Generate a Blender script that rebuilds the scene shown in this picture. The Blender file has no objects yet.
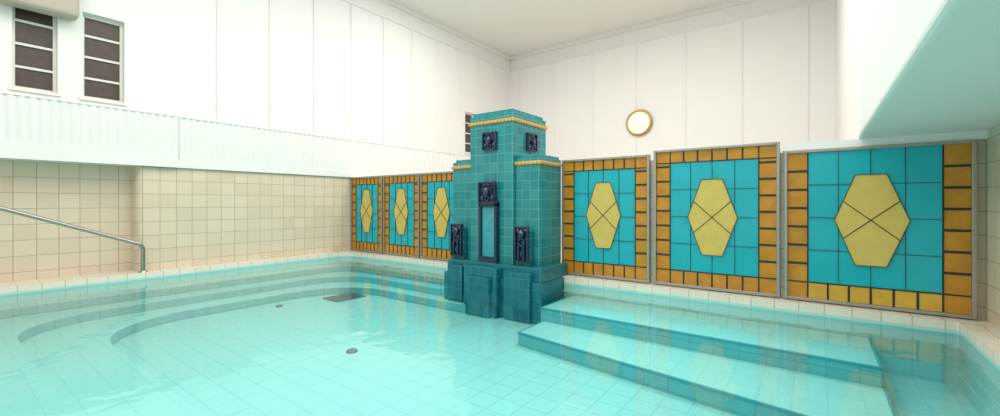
import bpy, bmesh, math, random
from mathutils import Vector, Matrix
random.seed(4)
S=bpy.context.scene
try:
    S.view_settings.view_transform='Standard'
    S.view_settings.look='None'
except Exception as e: print(e)
COL=S.collection
ZC=1.08
# ---------------------------------------------------------------- materials
def newmat(name):
    m=bpy.data.materials.new(name); m.use_nodes=True
    nt=m.node_tree; b=nt.nodes['Principled BSDF']; return m,nt,b
def plain(name,col,rough=.5,metal=0,noise=0,nscale=6,emit=None,es=0,coat=0,bump=0):
    m,nt,b=newmat(name)
    b.inputs['Base Color'].default_value=(*col,1); b.inputs['Roughness'].default_value=rough
    b.inputs['Metallic'].default_value=metal
    if coat: b.inputs['Coat Weight'].default_value=coat
    if noise:
        t=nt.nodes.new('ShaderNodeTexCoord'); n=nt.nodes.new('ShaderNodeTexNoise'); n.inputs['Scale'].default_value=nscale
        n.inputs['Detail'].default_value=4
        r=nt.nodes.new('ShaderNodeMix'); r.data_type='RGBA'
        r.inputs[6].default_value=(*[c*(1-noise) for c in col],1); r.inputs[7].default_value=(*[min(1,c*(1+noise)) for c in col],1)
        nt.links.new(t.outputs['Object'],n.inputs['Vector']); nt.links.new(n.outputs['Fac'],r.inputs[0]); nt.links.new(r.outputs[2],b.inputs['Base Color'])
        if bump:
            bp=nt.nodes.new('ShaderNodeBump'); bp.inputs['Strength'].default_value=bump; bp.inputs['Distance'].default_value=.01
            nt.links.new(n.outputs['Fac'],bp.inputs['Height']); nt.links.new(bp.outputs['Normal'],b.inputs['Normal'])
    if emit:
        b.inputs['Emission Color'].default_value=(*emit,1); b.inputs['Emission Strength'].default_value=es
    return m
def tile(name,c1,c2,grout,size,mort=.006,rough=.25,bump=.15,h=None,off=(0,0)):
    m,nt,b=newmat(name)
    uv=nt.nodes.new('ShaderNodeUVMap'); mp=nt.nodes.new('ShaderNodeMapping')
    mp.inputs['Location'].default_value=(off[0],off[1],0)
    br=nt.nodes.new('ShaderNodeTexBrick'); br.offset=0; br.squash=1
    br.inputs['Scale'].default_value=1; br.inputs['Brick Width'].default_value=size; br.inputs['Row Height'].default_value=h or size
    br.inputs['Mortar Size'].default_value=mort; br.inputs['Mortar Smooth'].default_value=.2
    br.inputs['Color1'].default_value=(*c1,1); br.inputs['Color2'].default_value=(*c2,1); br.inputs['Mortar'].default_value=(*grout,1)
    nt.links.new(uv.outputs['UV'],mp.inputs['Vector']); nt.links.new(mp.outputs['Vector'],br.inputs['Vector'])
    nt.links.new(br.outputs['Color'],b.inputs['Base Color'])
    b.inputs['Roughness'].default_value=rough
    bp=nt.nodes.new('ShaderNodeBump'); bp.invert=True; bp.inputs['Strength'].default_value=bump; bp.inputs['Distance'].default_value=.01
    nt.links.new(br.outputs['Fac'],bp.inputs['Height']); nt.links.new(bp.outputs['Normal'],b.inputs['Normal'])
    return m
M_white=plain('white_plaster',(.87,.87,.86),.6,noise=.015,nscale=2)
M_ceil=plain('ceiling_plaster',(.86,.855,.83),.7,noise=.02,nscale=1.5)
M_trimw=plain('white_batten',(.85,.85,.84),.5)
M_winf=plain('window_frame_paint',(.84,.82,.78),.4)
M_beige=plain('beige_plaster',(.50,.44,.36),.6)
M_cream=tile('cream_tile',(.72,.60,.46),(.78,.66,.52),(.46,.37,.26),.2,.0045,.3,.1,off=(0,-.01))
M_cop=tile('coping_tile',(.82,.74,.63),(.85,.78,.67),(.62,.53,.42),.2,.006,.3)
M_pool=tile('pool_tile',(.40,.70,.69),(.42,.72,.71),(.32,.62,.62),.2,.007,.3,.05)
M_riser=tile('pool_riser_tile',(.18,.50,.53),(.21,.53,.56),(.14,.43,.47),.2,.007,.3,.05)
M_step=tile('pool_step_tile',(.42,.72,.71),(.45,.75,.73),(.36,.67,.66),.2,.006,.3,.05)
M_nose=plain('pool_nosing',(.07,.36,.43),.3)
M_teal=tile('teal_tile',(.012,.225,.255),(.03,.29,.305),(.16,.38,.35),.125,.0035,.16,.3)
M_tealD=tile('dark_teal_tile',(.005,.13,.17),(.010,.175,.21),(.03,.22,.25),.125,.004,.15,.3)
M_orange=tile('orange_trim_tile',(.74,.36,.07),(.80,.44,.11),(.35,.16,.03),.06,.006,.25,.5,h=2)
M_navy=plain('navy_ceramic',(.006,.022,.065),.18,noise=.5,nscale=30,coat=.6)
M_glaze=plain('turquoise_glaze',(.03,.34,.40),.1,noise=.3,nscale=12,coat=.5)
M_metal=plain('brushed_aluminium',(.40,.38,.35),.35,metal=.8)
M_steel=plain('stainless_steel',(.42,.39,.35),.25,metal=.9)
M_lead=plain('black_leading',(.02,.022,.018),.4)
M_cyan=plain('turquoise_glass',(.0,.37,.45),.2,noise=.15,nscale=3,emit=(0,.5,.6),es=.08)  # turquoise, amber and gold panes get a faint added glow, no lamp behind
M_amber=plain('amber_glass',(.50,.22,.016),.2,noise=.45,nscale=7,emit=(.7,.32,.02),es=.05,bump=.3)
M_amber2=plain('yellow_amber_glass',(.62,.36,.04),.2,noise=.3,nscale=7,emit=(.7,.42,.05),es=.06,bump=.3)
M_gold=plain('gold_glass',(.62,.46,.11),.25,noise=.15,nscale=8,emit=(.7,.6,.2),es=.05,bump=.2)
M_dark=plain('dark_window_glass',(.075,.055,.045),.35,noise=.4,nscale=14)
M_brass=plain('brass',(.45,.30,.14),.3,metal=.8)
M_lamp=plain('lamp_glass',(.95,.86,.64),.4,emit=(1,.86,.58),es=.45)
M_drain=plain('drain_metal',(.05,.16,.18),.4)
# water
mw=bpy.data.materials.new('pool_water'); mw.use_nodes=True; nt=mw.node_tree; nt.nodes.clear()
o=nt.nodes.new('ShaderNodeOutputMaterial'); mix=nt.nodes.new('ShaderNodeMixShader'); tr=nt.nodes.new('ShaderNodeBsdfTransparent'); gl=nt.nodes.new('ShaderNodeBsdfGlossy')
fr=nt.nodes.new('ShaderNodeFresnel'); fr.inputs['IOR'].default_value=1.33
tr.inputs['Color'].default_value=(.80,.985,.975,1); gl.inputs['Roughness'].default_value=.05; gl.inputs['Color'].default_value=(.95,1,1,1)
tc=nt.nodes.new('ShaderNodeTexCoord'); nz=nt.nodes.new('ShaderNodeTexNoise'); nz.inputs['Scale'].default_value=3.2; nz.inputs['Detail'].default_value=2
bp=nt.nodes.new('ShaderNodeBump'); bp.inputs['Strength'].default_value=.35; bp.inputs['Distance'].default_value=.02
L=nt.links.new
L(tc.outputs['Object'],nz.inputs['Vector']); L(nz.outputs['Fac'],bp.inputs['Height']); L(bp.outputs['Normal'],gl.inputs['Normal'])
L(fr.outputs[0],mix.inputs[0]); L(tr.outputs[0],mix.inputs[1]); L(gl.outputs[0],mix.inputs[2]); L(mix.outputs[0],o.inputs[0])
# ---------------------------------------------------------------- helpers
def boxuv(me):
    uv=me.uv_layers.new(name='UVMap') if not me.uv_layers else me.uv_layers[0]
    for p in me.polygons:
        n=p.normal; a=[abs(n.x),abs(n.y),abs(n.z)]; k=a.index(max(a))
        for li in p.loop_indices:
            c=me.vertices[me.loops[li].vertex_index].co
            uv.data[li].uv=((c.y,c.z) if k==0 else (c.x,c.z) if k==1 else (c.x,c.y))
def fin(bm,name,mats,parent=None,smooth=False,bev=0,recalc=True):
    if recalc: bmesh.ops.recalc_face_normals(bm,faces=bm.faces)
    me=bpy.data.meshes.new(name); bm.to_mesh(me); bm.free(); boxuv(me)
    if not isinstance(mats,(list,tuple)): mats=[mats]
    for m in mats: me.materials.append(m)
    if smooth:
        for p in me.polygons: p.use_smooth=True
    ob=bpy.data.objects.new(name,me); COL.objects.link(ob)
    if parent: ob.parent=parent
    if bev:
        md=ob.modifiers.new('b','BEVEL'); md.width=bev; md.segments=3; md.limit_method='ANGLE'
    return ob
def addbox(bm,x0,x1,y0,y1,z0,z1,mi=0):
    vs=[bm.verts.new((x,y,z)) for x in (x0,x1) for y in (y0,y1) for z in (z0,z1)]
    for f in ((0,1,3,2),(4,6,7,5),(0,4,5,1),(2,3,7,6),(0,2,6,4),(1,5,7,3)):
        fc=bm.faces.new([vs[i] for i in f]); fc.material_index=mi
def box(name,x0,x1,y0,y1,z0,z1,mat,parent=None,bev=0):
    bm=bmesh.new(); addbox(bm,x0,x1,y0,y1,z0,z1); return fin(bm,name,mat,parent,bev=bev)
def boxes(name,L_,mat,parent=None,bev=0):
    bm=bmesh.new()
    for b in L_: addbox(bm,*b)
    return fin(bm,name,mat,parent,bev=bev)
def struct(o,label=None):
    o['kind']='structure'
    if label: o['label']=label
    return o
def empty(name,loc,label,cat,group=None):
    e=bpy.data.objects.new(name,None); e.location=loc; e.empty_display_size=.1; COL.objects.link(e)
    e['label']=label; e['category']=cat
    if group: e['group']=group
    return e
def par(ch,p):
    ch.parent=p; ch.matrix_parent_inverse=Matrix.Translation(p.location).inverted()
# ---------------------------------------------------------------- room
ZT=1.61      # tile top
ZB=2.40      # ribbed band top
ZCEIL=5.68
YB=5.7
XR=8.87
XF=8.05      # fascia
ZS=1.68
ZD=.10
# tiled wall with rounded end
bm=bmesh.new()
pts=[(-.6,0.0),(0,0.0)]
r=.10; ye=-3.46
for i in range(9):
    a=math.pi/2*i/8; pts.append((-r+r*math.cos(a), ye+r-r*math.sin(a)))
pts+=[(-.6,ye)]
lo=[bm.verts.new((x,y,ZD)) for x,y in pts]; hi=[bm.verts.new((x,y,ZT)) for x,y in pts]
n=len(pts)
for i in range(n): bm.faces.new([lo[i],lo[(i+1)%n],hi[(i+1)%n],hi[i]])
bm.faces.new(hi); bm.faces.new(lo)
struct(fin(bm,'wall_left',M_cream),'cream square-tiled low wall with a rounded end')
struct(box('wall_alcove',-.75,-.3,-8.2,ye,ZD,ZT,M_cream),'cream square-tiled recessed wall')
# upper wall with window holes
wins=[(-4.63,-4.25,2.47,3.60),(-4.02,-3.60,2.47,3.60),(3.57,4.0,2.47,3.60)]
ys=sorted(set([-8.2,YB]+[w[0] for w in wins]+[w[1] for w in wins])); zs=[ZT,2.47,3.60,ZCEIL]
bl=[]
for i in range(len(ys)-1):
    for j in range(3):
        if j==1 and any(abs(ys[i]-w[0])<1e-6 for w in wins): continue
        bl.append((-.3,0,ys[i],ys[i+1],zs[j],zs[j+1]))
bm=bmesh.new()
for b in bl: addbox(bm,*b)
struct(fin(bm,'wall_upper',M_white),'smooth white plaster upper wall')
for k,(a,b,c,d) in enumerate(wins):
    w=struct(boxes('window_%d'%(k+1),[(-.13,-.09,a,a+.03,c,d),(-.13,-.09,b-.03,b,c,d),(-.13,-.09,a+.03,b-.03,c,c+.04),(-.13,-.09,a+.03,b-.03,d-.04,d)]+
        [(-.125,-.095,a+.03,b-.03,c+(d-c)*q/4-.014,c+(d-c)*q/4+.014) for q in (1,2,3)]+[(-.02,.03,a-.03,b+.03,c-.035,c+.0)],M_winf),'small four-pane window with white frame and dark glass')
    g=box('window_pane',-.135,-.12,a,b,c,d,M_dark); g.parent=w
# ribbed band
def ribs(name,y0,y1,x,zb,zt):
    bm=bmesh.new(); prof=[]; y=y0; p=.09
    while y<y1:
        for t in (0,.2,.35,.5,.65,.8):
            prof.append((x+.022*math.sin(math.pi*t),y+p*t))
        y+=p
    lo=[bm.verts.new((a,b,zb)) for a,b in prof]; hi=[bm.verts.new((a,b,zt)) for a,b in prof]
    for i in range(len(prof)-1): bm.faces.new([lo[i],lo[i+1],hi[i+1],hi[i]])
    addbox(bm,.0,x,y0,y1,ZT,zt-.0)
    addbox(bm,.0,x+.022,y0,y1,ZT,zb)
    addbox(bm,.0,x+.026,y0,y1,zt,zt+.03)
    return struct(fin(bm,name,M_white),'white fluted wainscot band')
ribs('trim_1',-8.2,-3.0,.05,1.82,ZB-.03)
ribs('trim_2',-3.0,YB,.02,1.74,ZB-.03)
# battens
bl=[]
yy=-2.45
while yy<YB-.3:
    bl.append((0,.022,yy-.02,yy+.02,ZB,ZCEIL-.45)); yy+=.82
bl.append((0,.03,-8.2,YB,ZCEIL-.47,ZCEIL-.42)); bl.append((0,.06,-8.2,YB,ZCEIL-.12,ZCEIL))
struct(boxes('trim_3',bl,M_trimw,bev=.004),'white vertical battens and cornice')
bl=[]; xx=.4
while xx<8:
    bl.append((xx-.02,xx+.02,YB-.018,YB,ZT,ZCEIL-.45)); xx+=1.2
bl.append((0,XF,YB-.03,YB,ZCEIL-.47,ZCEIL-.42)); bl.append((0,XF,YB-.06,YB,ZCEIL-.12,ZCEIL))
struct(boxes('trim_4',bl,M_trimw,bev=.004),'white vertical battens and cornice')
struct(box('wall_back',-.3,XR+1.5,YB,YB+.2,-.1,ZCEIL,M_white),'white plaster wall behind the glass screen')
struct(box('ceiling',-.3,XR+1.5,-8.2,YB+.2,ZCEIL,ZCEIL+.2,M_ceil),'plain pale ceiling')
struct(box('floor',0,XR+1.5,.12,YB,-.1,.10,M_cop),'tiled floor behind the glass screen')
struct(box('wall_right',XR,XR+.3,-8.2,.12,ZD,ZS,M_cream),'cream square-tiled wall')
struct(box('wall_near',-.75,XR+1.5,-8.4,-8.2,.1,ZCEIL,M_white),'white plaster wall')
# fascia + soffit
struct(box('wall_soffit',XF,XR+1.5,-8.2,.12,ZS,ZCEIL,M_white,bev=.03),'white dropped soffit above the pool edge')
struct(box('wall_fascia',XF+.02,XF+.2,.12,YB,.1,ZCEIL,M_white),'white plaster return wall')
struct(box('trim_5',7.46,XF,-.02,.12,ZT,ZS,M_white),'white lintel above the glass panel')
struct(box('trim_7',XF,XR,-.02,.12,ZT,ZS,M_white),'white lintel above the glass panel')
struct(box('wall_screen',0,3.34,.04,.12,ZD,ZT-.01,M_cream),'low tiled backing wall behind glass panels')
struct(box('wall_screen_end',4.93,XR,.04,.12,ZD,ZT-.01,M_cream),'low tiled backing wall behind glass panels')
struct(box('trim_6',0,.25,-6.5,-4.08,3.42,4.4,M_beige,bev=.06),'beige boxed duct above windows')
# ---------------------------------------------------------------- pool
def contour(x0,x1,y0,y1,rl,rr,n=14):
    pts=[]
    for q,(cx,cy,r,a0) in enumerate(((x0+rl,y0+rl,rl,180),(x1-rr,y0+rr,rr,270),(x1-rr,-.18-rr,rr,0),(x0+rl,y1-rl,rl,90))):
        if q==3: pts+=[(4.5,-.18-rr*.01),(4.3,y1)]
        for i in range(n+1):
            a=math.radians(a0+90*i/n); pts.append((cx+r*math.cos(a),cy+r*math.sin(a)))
    return pts
C=[contour(.15,8.68,-5.9,-.18,.35,.03),contour(.48,8.675,-5.3,-.42,.55,.03),contour(.85,8.67,-4.72,-.66,.8,.03),contour(1.22,8.665,-4.15,-.9,.95,.03)]
pool=empty('swimming_pool',(4.4,-3,-.42),'shallow turquoise tiled pool with submerged curved steps','swimming pool')
bm=bmesh.new()
rings=[]
seq=[(0,.03),(0,-.11),(1,-.11),(1,-.21),(2,-.21),(2,-.31),(3,-.31),(3,-.42)]
for ci,z in seq: rings.append([bm.verts.new((x,y,z)) for x,y in C[ci]])
nn=len(C[0])
for k in range(len(rings)-1):
    for i in range(nn):
        f=bm.faces.new([rings[k][i],rings[k][(i+1)%nn],rings[k+1][(i+1)%nn],rings[k+1][i]])
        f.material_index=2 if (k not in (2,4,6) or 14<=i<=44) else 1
f=bm.faces.new(rings[-1]); f.material_index=0
for f in bm.faces: f.normal_update()
b=fin(bm,'basin',[M_pool,M_riser,M_step],recalc=False)
par(b,pool)
bm=bmesh.new()
def rectc(x0,x1,y0,y1,n=14):
    pts=[]
    for q,(x,y) in enumerate(((x0,y0),(x1,y0),(x1,y1),(x0,y1))):
        if q==3: pts+=[(4.5,y1),(4.3,y1)]
        for i in range(n+1):
            a=math.radians((180,270,0,90)[q]+90*i/n); pts.append((x+.001*math.cos(a),y+.001*math.sin(a)))
    return pts
oc=rectc(-.298,XR-.002,-8.198,.038)
a=[bm.verts.new((x,y,.10)) for x,y in C[0]]; c=[bm.verts.new((x,y,.10)) for x,y in oc]
a2=[bm.verts.new((x,y,.03)) for x,y in C[0]]
for i in range(nn):
    bm.faces.new([a[i],a[(i+1)%nn],c[(i+1)%nn],c[i]]); bm.faces.new([a2[i],a2[(i+1)%nn],a[(i+1)%nn],a[i]])
o=fin(bm,'coping',M_cop); o['label']='cream tiled coping'; par(o,pool)
bm=bmesh.new(); bm.faces.new([bm.verts.new((x,y,0)) for x,y in C[0]])
o=fin(bm,'water_surface',mw,recalc=False); par(o,pool)
def step(x0,x1,y0a,y0b,y1,z):
    # tread with a slightly splayed front edge
    def prism(bm,P,z0,z1,mi):
        l=[bm.verts.new((x,y,z0)) for x,y in P]; h=[bm.verts.new((x,y,z1)) for x,y in P]; n=len(P)
        for i in range(n): bm.faces.new([l[i],l[(i+1)%n],h[(i+1)%n],h[i]]).material_index=mi
        bm.faces.new(l).material_index=mi; bm.faces.new(h).material_index=mi
    bm=bmesh.new(); P=[(x0,y0a),(x1,y0b),(x1,y1),(x0,y1)]
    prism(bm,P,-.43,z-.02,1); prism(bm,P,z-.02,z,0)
    e=.005
    prism(bm,[(x0-e,y0a-e),(x1+e,y0b-e),(x1+e,y0b+.015),(x0-e,y0a+.015)],z-.02,z+.002,2)
    prism(bm,[(x1-.012,y0b+.015),(x1+e,y0b+.015),(x1+e,y1),(x1-.012,y1)],z-.02,z+.002,2)
    prism(bm,[(x0-e,y0a+.015),(x0+.012,y0a+.015),(x0+.012,y1),(x0-e,y1)],z-.02,z+.002,2)
    o=fin(bm,'step',[M_step,M_riser,M_nose]); par(o,pool); return o
step(5.18,8.12,-1.0,-1.05,-.19,-.13)
step(5.22,8.14,-1.52,-1.95,-1.0,-.28)
def grate(x,y,w,d):
    bl=[(x-w/2,x+w/2,y-d/2,y-d/2+.02,-.42,-.405),(x-w/2,x+w/2,y+d/2-.02,y+d/2,-.42,-.405),(x-w/2,x+w/2,y-d/2,y+d/2,-.42,-.414)]
    k=int(w/.04)
    for i in range(k+1):
        xx=x-w/2+w*i/k; bl.append((xx-.008,xx+.008,y-d/2,y+d/2,-.42,-.405))
    o=boxes('drain_grate',bl,M_drain); par(o,pool)
grate(1.75,-1.30,.40,.5)
def rdrain(x,y,r):
    bm=bmesh.new(); bmesh.ops.create_cone(bm,cap_ends=True,segments=24,radius1=r,radius2=r*.85,depth=.02,matrix=Matrix.Translation((x,y,-.41)))
    o=fin(bm,'drain_cover',M_drain); par(o,pool)
rdrain(3.98,-2.68,.06); rdrain(1.5,-2.2,.05)
# ---------------------------------------------------------------- handrail
rail=empty('handrail',(.10,-3.42,.10),'brushed steel tubular handrail rising along the tiled wall','handrail')
def tube(name,pts,r,mat,parent):
    cu=bpy.data.curves.new(name,'CURVE'); cu.dimensions='3D'; sp=cu.splines.new('POLY'); sp.points.add(len(pts)-1)
    for i,p in enumerate(pts): sp.points[i].co=(*p,1)
    cu.bevel_depth=r; cu.bevel_resolution=5; cu.use_fill_caps=True
    tmp=bpy.data.objects.new('t',cu); COL.objects.link(tmp); dg=bpy.context.evaluated_depsgraph_get()
    me=bpy.data.meshes.new_from_object(tmp.evaluated_get(dg)); bpy.data.objects.remove(tmp)
    ob=bpy.data.objects.new(name,me); COL.objects.link(ob); me.materials.clear(); me.materials.append(mat)
    for p in me.polygons: p.use_smooth=True
    par(ob,parent); return ob
P=[(.10,-3.42,.10),(.10,-3.42,.42)]
for i in range(1,7):
    t=i/7; P.append((.10,-3.42-.10*(1-math.cos(t*math.pi/2)),.42+.10*math.sin(t*math.pi/2)))
P+=[(.10,-3.55,.54),(.10,-6.2,1.62)]
tube('rail',P,.026,M_steel,rail)
bm=bmesh.new(); bmesh.ops.create_cone(bm,cap_ends=True,segments=24,radius1=.055,radius2=.045,depth=.02,matrix=Matrix.Translation((.10,-3.42,.11)))
par(fin(bm,'base_flange',M_steel),rail)
tube('wall_bracket',[(-.30,-4.9,.99),(.02,-4.9,.99),(.10,-4.9,1.07)],.012,M_steel,rail)
# ---------------------------------------------------------------- glass panels
def panel(x0,x1,zt,toprow,amb,hexs=1.0,rows=8):
    z0=.11; fw=.03
    p=empty('stained_glass_panel',((x0+x1)/2,0,z0),'turquoise leaded glass panel with gold hexagon and amber border' if toprow else 'wide turquoise leaded glass panel with amber sides and yellow bottom row','glass panel','stained glass screen beside the pool')
    ch=[]
    ch.append(boxes('frame',[(x0,x0+fw,-.035,.03,z0,zt),(x1-fw,x1,-.035,.03,z0,zt),(x0+fw,x1-fw,-.035,.03,z0,z0+fw),(x0+fw,x1-fw,-.035,.03,zt-fw,zt)],M_metal,bev=.004))
    ax0,ax1,az0,az1=x0+fw,x1-fw,z0+fw,zt-fw
    cw=.155*(x1-x0)/1.25; bh=.155; th=.13 if toprow else 0
    fx0,fx1,fz0,fz1=ax0+cw,ax1-cw,az0+bh,az1-th
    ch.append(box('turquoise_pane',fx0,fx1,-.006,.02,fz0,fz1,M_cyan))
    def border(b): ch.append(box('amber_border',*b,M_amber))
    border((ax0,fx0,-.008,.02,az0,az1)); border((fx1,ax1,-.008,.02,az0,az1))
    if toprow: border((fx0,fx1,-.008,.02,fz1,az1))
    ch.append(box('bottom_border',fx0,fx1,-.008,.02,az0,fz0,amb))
    ld=[]; t=.0045; yb=-.014
    def v(x,a,b,w=t): ld.append((x-w/2,x+w/2,yb,-.002,a,b))
    def h(z,a,b,w=t): ld.append((a,b,yb+.0005,-.002,z-w/2,z+w/2))
    v(fx0,az0,az1,.012); v(fx1,az0,az1,.012); h(fz0,ax0,ax1,.012)
    if toprow: h(fz1,ax0,ax1,.012)
    for i in range(1,rows):
        z=fz0+(az1-fz0)*i/rows; h(z,ax0,fx0,.022); h(z,fx1,ax1,.022)
    for a_,b_ in ((az0,fz0),)+(((fz1,az1),) if toprow else ()):
        for i in range(1,6): v(fx0+(fx1-fx0)*i/6,a_,b_,.016)
    for i in (1,2,3):
        v(fx0+(fx1-fx0)*i/4,fz0,fz1)
    for i in range(1,4):
        h(fz0+(fz1-fz0)*i/4,fx0,fx1)
    ch.append(boxes('leading',ld,M_lead))
    # hexagon
    cx=(fx0+fx1)/2; cz=.92; hw=.27*(x1-x0)/1.36*hexs; hh=.425; tw=hw*.42
    hp=[(-hw,0),(-tw,hh),(tw,hh),(hw,0),(tw,-hh),(-tw,-hh)]
    bm=bmesh.new(); fr=[bm.verts.new((cx+a,-.02,cz+b)) for a,b in hp]; bk=[bm.verts.new((cx+a,-.004,cz+b)) for a,b in hp]
    bm.faces.new(fr); bm.faces.new(bk)
    for i in range(6): bm.faces.new([fr[i],fr[(i+1)%6],bk[(i+1)%6],bk[i]])
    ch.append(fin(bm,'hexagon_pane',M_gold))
    bm=bmesh.new()
    def bar(p,q,w=.008):
        d=Vector((q[0]-p[0],q[1]-p[1])).normalized(); nx,nz=-d.y*w/2,d.x*w/2
        P4=[(p[0]+nx,p[1]+nz),(q[0]+nx,q[1]+nz),(q[0]-nx,q[1]-nz),(p[0]-nx,p[1]-nz)]
        f=[bm.verts.new((cx+a,-.025,cz+b)) for a,b in P4]; g=[bm.verts.new((cx+a,-.018,cz+b)) for a,b in P4]
        bm.faces.new(f); bm.faces.new(g)
        for i in range(4): bm.faces.new([f[i],f[(i+1)%4],g[(i+1)%4],g[i]])
    for i in range(6): bar(hp[i],hp[(i+1)%6],.006)
    k=.42; ex=hw-(hw-tw)*k
    bar((-ex,hh*k),(ex,-hh*k),.007); bar((-ex,-hh*k),(ex,hh*k),.007)
    ch.append(fin(bm,'hexagon_leading',M_lead))
    for c_ in ch: par(c_,p)
panel(.03,1.05,1.61,True,M_amber)
panel(1.08,2.08,1.61,True,M_amber)
panel(2.11,3.12,1.61,True,M_amber)
panel(4.93,6.12,1.67,True,M_amber)
panel(6.17,7.44,1.71,True,M_amber)
panel(7.475,8.81,1.61,False,M_amber2,rows=7)
# ---------------------------------------------------------------- fountain
F=empty('fountain',(4.135,-.4,-.42),'stepped teal-tiled art deco fountain with navy relief plaques','fountain')
def fp(o,label=None):
    par(o,F)
    if label: o['label']=label
    return o
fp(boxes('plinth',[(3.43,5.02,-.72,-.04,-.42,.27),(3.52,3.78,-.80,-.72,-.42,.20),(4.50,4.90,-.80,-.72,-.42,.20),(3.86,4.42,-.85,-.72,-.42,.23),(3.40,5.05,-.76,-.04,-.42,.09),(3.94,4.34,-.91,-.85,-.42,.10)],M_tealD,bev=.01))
fp(boxes('central_tower',[(3.76,4.51,-.60,.26,.26,2.30),(3.79,4.48,-.57,.23,2.30,2.35)],M_teal,bev=.012))
fp(boxes('side_tower',[(3.38,3.76,-.55,.03,.26,1.68),(3.41,3.76,-.52,.03,1.68,1.72)],M_teal,bev=.012))
fp(boxes('side_tower',[(4.51,4.89,-.55,.03,.26,1.68),(4.51,4.86,-.52,.03,1.68,1.72)],M_teal,bev=.012))
def band(x0,x1,y0,y1,z,hh=.05,pr=.02):
    return fp(box('orange_trim',x0-pr,x1+pr,y0-pr,y1+pr,z,z+hh,M_orange,bev=.015))
band(3.76,4.51,-.60,.26,2.17); band(3.38,3.74,-.55,.01,1.58); band(4.53,4.89,-.55,.01,1.58)
def plaque(w,h,loc,rot=0,kind='mask'):
    bm=bmesh.new(); t=.05
    addbox(bm,-w/2,w/2,-.02,0,-h/2,h/2)
    for b in ((-w/2,-w/2+.02,-.05,-.02,-h/2,h/2),(w/2-.02,w/2,-.05,-.02,-h/2,h/2),(-w/2+.02,w/2-.02,-.05,-.02,h/2-.02,h/2),(-w/2+.02,w/2-.02,-.05,-.02,-h/2,-h/2+.02)): addbox(bm,*b)
    def sph(x,z,r,sx=1,sz=1,y=-.03):
        bmesh.ops.create_uvsphere(bm,u_segments=12,v_segments=8,radius=r,matrix=Matrix.Translation((x,y,z))@Matrix.Diagonal((sx,.7,sz,1)))
    def ring(x,z,R,r):
        N=16;K=6;g=[]
        for i in range(N):
            a=2*math.pi*i/N; g.append([bm.verts.new((x+(R+r*math.cos(2*math.pi*k/K))*math.cos(a),-.03-r*math.sin(2*math.pi*k/K),z+(R+r*math.cos(2*math.pi*k/K))*math.sin(a))) for k in range(K)])
        for i in range(N):
            for k in range(K): bm.faces.new([g[i][k],g[(i+1)%N][k],g[(i+1)%N][(k+1)%K],g[i][(k+1)%K]])
    q=min(w,h)
    if kind=='mask':
        sph(0,0,q*.2,.7,1.3,-.045); ring(-w*.22,h*.18,q*.11,.012); ring(w*.22,h*.18,q*.11,.012); sph(-w*.22,h*.18,q*.05); sph(w*.22,h*.18,q*.05)
        ring(0,-h*.27,q*.11,.014); sph(-w*.3,-h*.25,q*.1,1,1.4); sph(w*.3,-h*.25,q*.1,1,1.4); sph(0,h*.36,q*.13,1.8,.6)
    else:
        sph(0,h*.28,q*.26,1,1,-.05); ring(0,h*.05,q*.22,.018); sph(-w*.28,h*.38,q*.14); sph(w*.28,h*.38,q*.14)
        addbox(bm,-w*.26,-w*.12,-.055,-.02,-h*.45,-h*.05); addbox(bm,w*.12,w*.26,-.055,-.02,-h*.45,-h*.05); sph(0,-h*.3,q*.14,.7,1.8)
    bmesh.ops.transform(bm,matrix=Matrix.Translation(loc)@Matrix.Rotation(rot,4,'Z'),verts=bm.verts)
    return fin(bm,'relief_plaque',M_navy,bev=.003)
fp(plaque(.24,.25,(4.135,-.60,1.93)),'navy ceramic mask relief'); fp(plaque(.24,.25,(4.51,-.17,1.93),math.pi/2),'navy ceramic mask relief')
fp(boxes('spout_column',[(3.98,4.29,-.68,-.60,.26,.34),(3.98,4.02,-.68,-.60,.34,1.08),(4.25,4.29,-.68,-.60,.34,1.08),(3.98,4.29,-.68,-.60,1.03,1.10)],M_navy,bev=.006),'navy glazed surround')
fp(box('glazed_panel',4.02,4.25,-.65,-.60,.34,1.03,M_glaze,bev=.01),'turquoise glazed panel')
fp(plaque(.29,.30,(4.135,-.65,1.22)),'navy ceramic mask relief')
for cx in (3.57,4.70):
    fp(box('spout_pedestal',cx-.11,cx+.11,-.65,-.55,.26,.72,M_tealD,bev=.008))
    fp(plaque(.21,.46,(cx,-.65,.55),0,'spout'),'navy ceramic spout relief')
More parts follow.
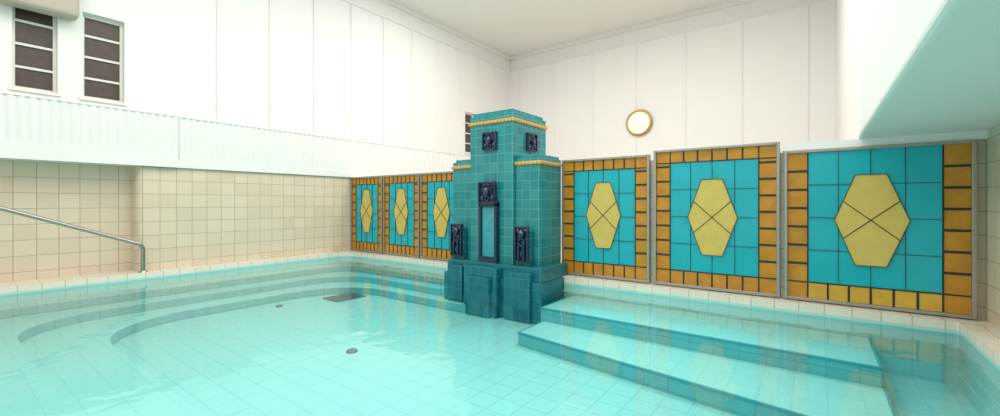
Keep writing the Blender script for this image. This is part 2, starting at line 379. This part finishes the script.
# ---------------------------------------------------------------- wall lamp
lx,lz,lr=4.10,3.14,.33
W=empty('wall_lamp',(lx,YB-.02,lz),'round glowing cream wall lamp with brass rim','lamp')
bm=bmesh.new(); N=48;K=10; g=[]
for i in range(N):
    a=2*math.pi*i/N; g.append([bm.verts.new((lx+(lr-.03+.04*math.cos(2*math.pi*k/K))*math.cos(a),YB-.05-.04*math.sin(2*math.pi*k/K),lz+(lr-.03+.04*math.cos(2*math.pi*k/K))*math.sin(a))) for k in range(K)])
for i in range(N):
    for k in range(K): bm.faces.new([g[i][k],g[(i+1)%N][k],g[(i+1)%N][(k+1)%K],g[i][(k+1)%K]])
par(fin(bm,'rim',M_brass,smooth=True),W)
bm=bmesh.new(); bmesh.ops.create_uvsphere(bm,u_segments=32,v_segments=16,radius=lr-.03,matrix=Matrix.Translation((lx,YB-.045,lz))@Matrix.Diagonal((1,.3,1,1)))
par(fin(bm,'glass_shade',M_lamp,smooth=True),W)
# ---------------------------------------------------------------- lights
def area(n,loc,rot,sx,sy,e,c=(1,1,1)):
    l=bpy.data.lights.new(n,'AREA'); l.shape='RECTANGLE'; l.size=sx; l.size_y=sy; l.energy=e; l.color=c
    o=bpy.data.objects.new(n,l); o.location=loc; o.rotation_euler=rot; COL.objects.link(o); return o
area('ceiling_fill',(4.8,-3.8,ZCEIL-.05),(0,0,0),5.5,6.5,335,(1,.955,.90))  # unseen broad fill below the ceiling, added to light the pool hall
area('gallery_fill',(4.2,1.2,ZCEIL-.05),(0,0,0),5,1.4,200,(1,.96,.92))  # added out-of-view fill, brightens the space behind the screen
w=bpy.data.worlds.new('w'); S.world=w; w.use_nodes=True; w.node_tree.nodes['Background'].inputs[0].default_value=(1,1,1,1); w.node_tree.nodes['Background'].inputs[1].default_value=.5
# ---------------------------------------------------------------- camera
cam=bpy.data.cameras.new('camera'); co=bpy.data.objects.new('camera',cam); COL.objects.link(co)
cam.sensor_width=36; cam.lens=36*424/1000
co.location=(7.73,-5.22,ZC)
d=Vector((-.597,.803,0)); co.rotation_euler=d.to_track_quat('-Z','Y').to_euler()
cam.shift_y=-(208-203)/1000
cam.clip_start=.02
S.camera=co
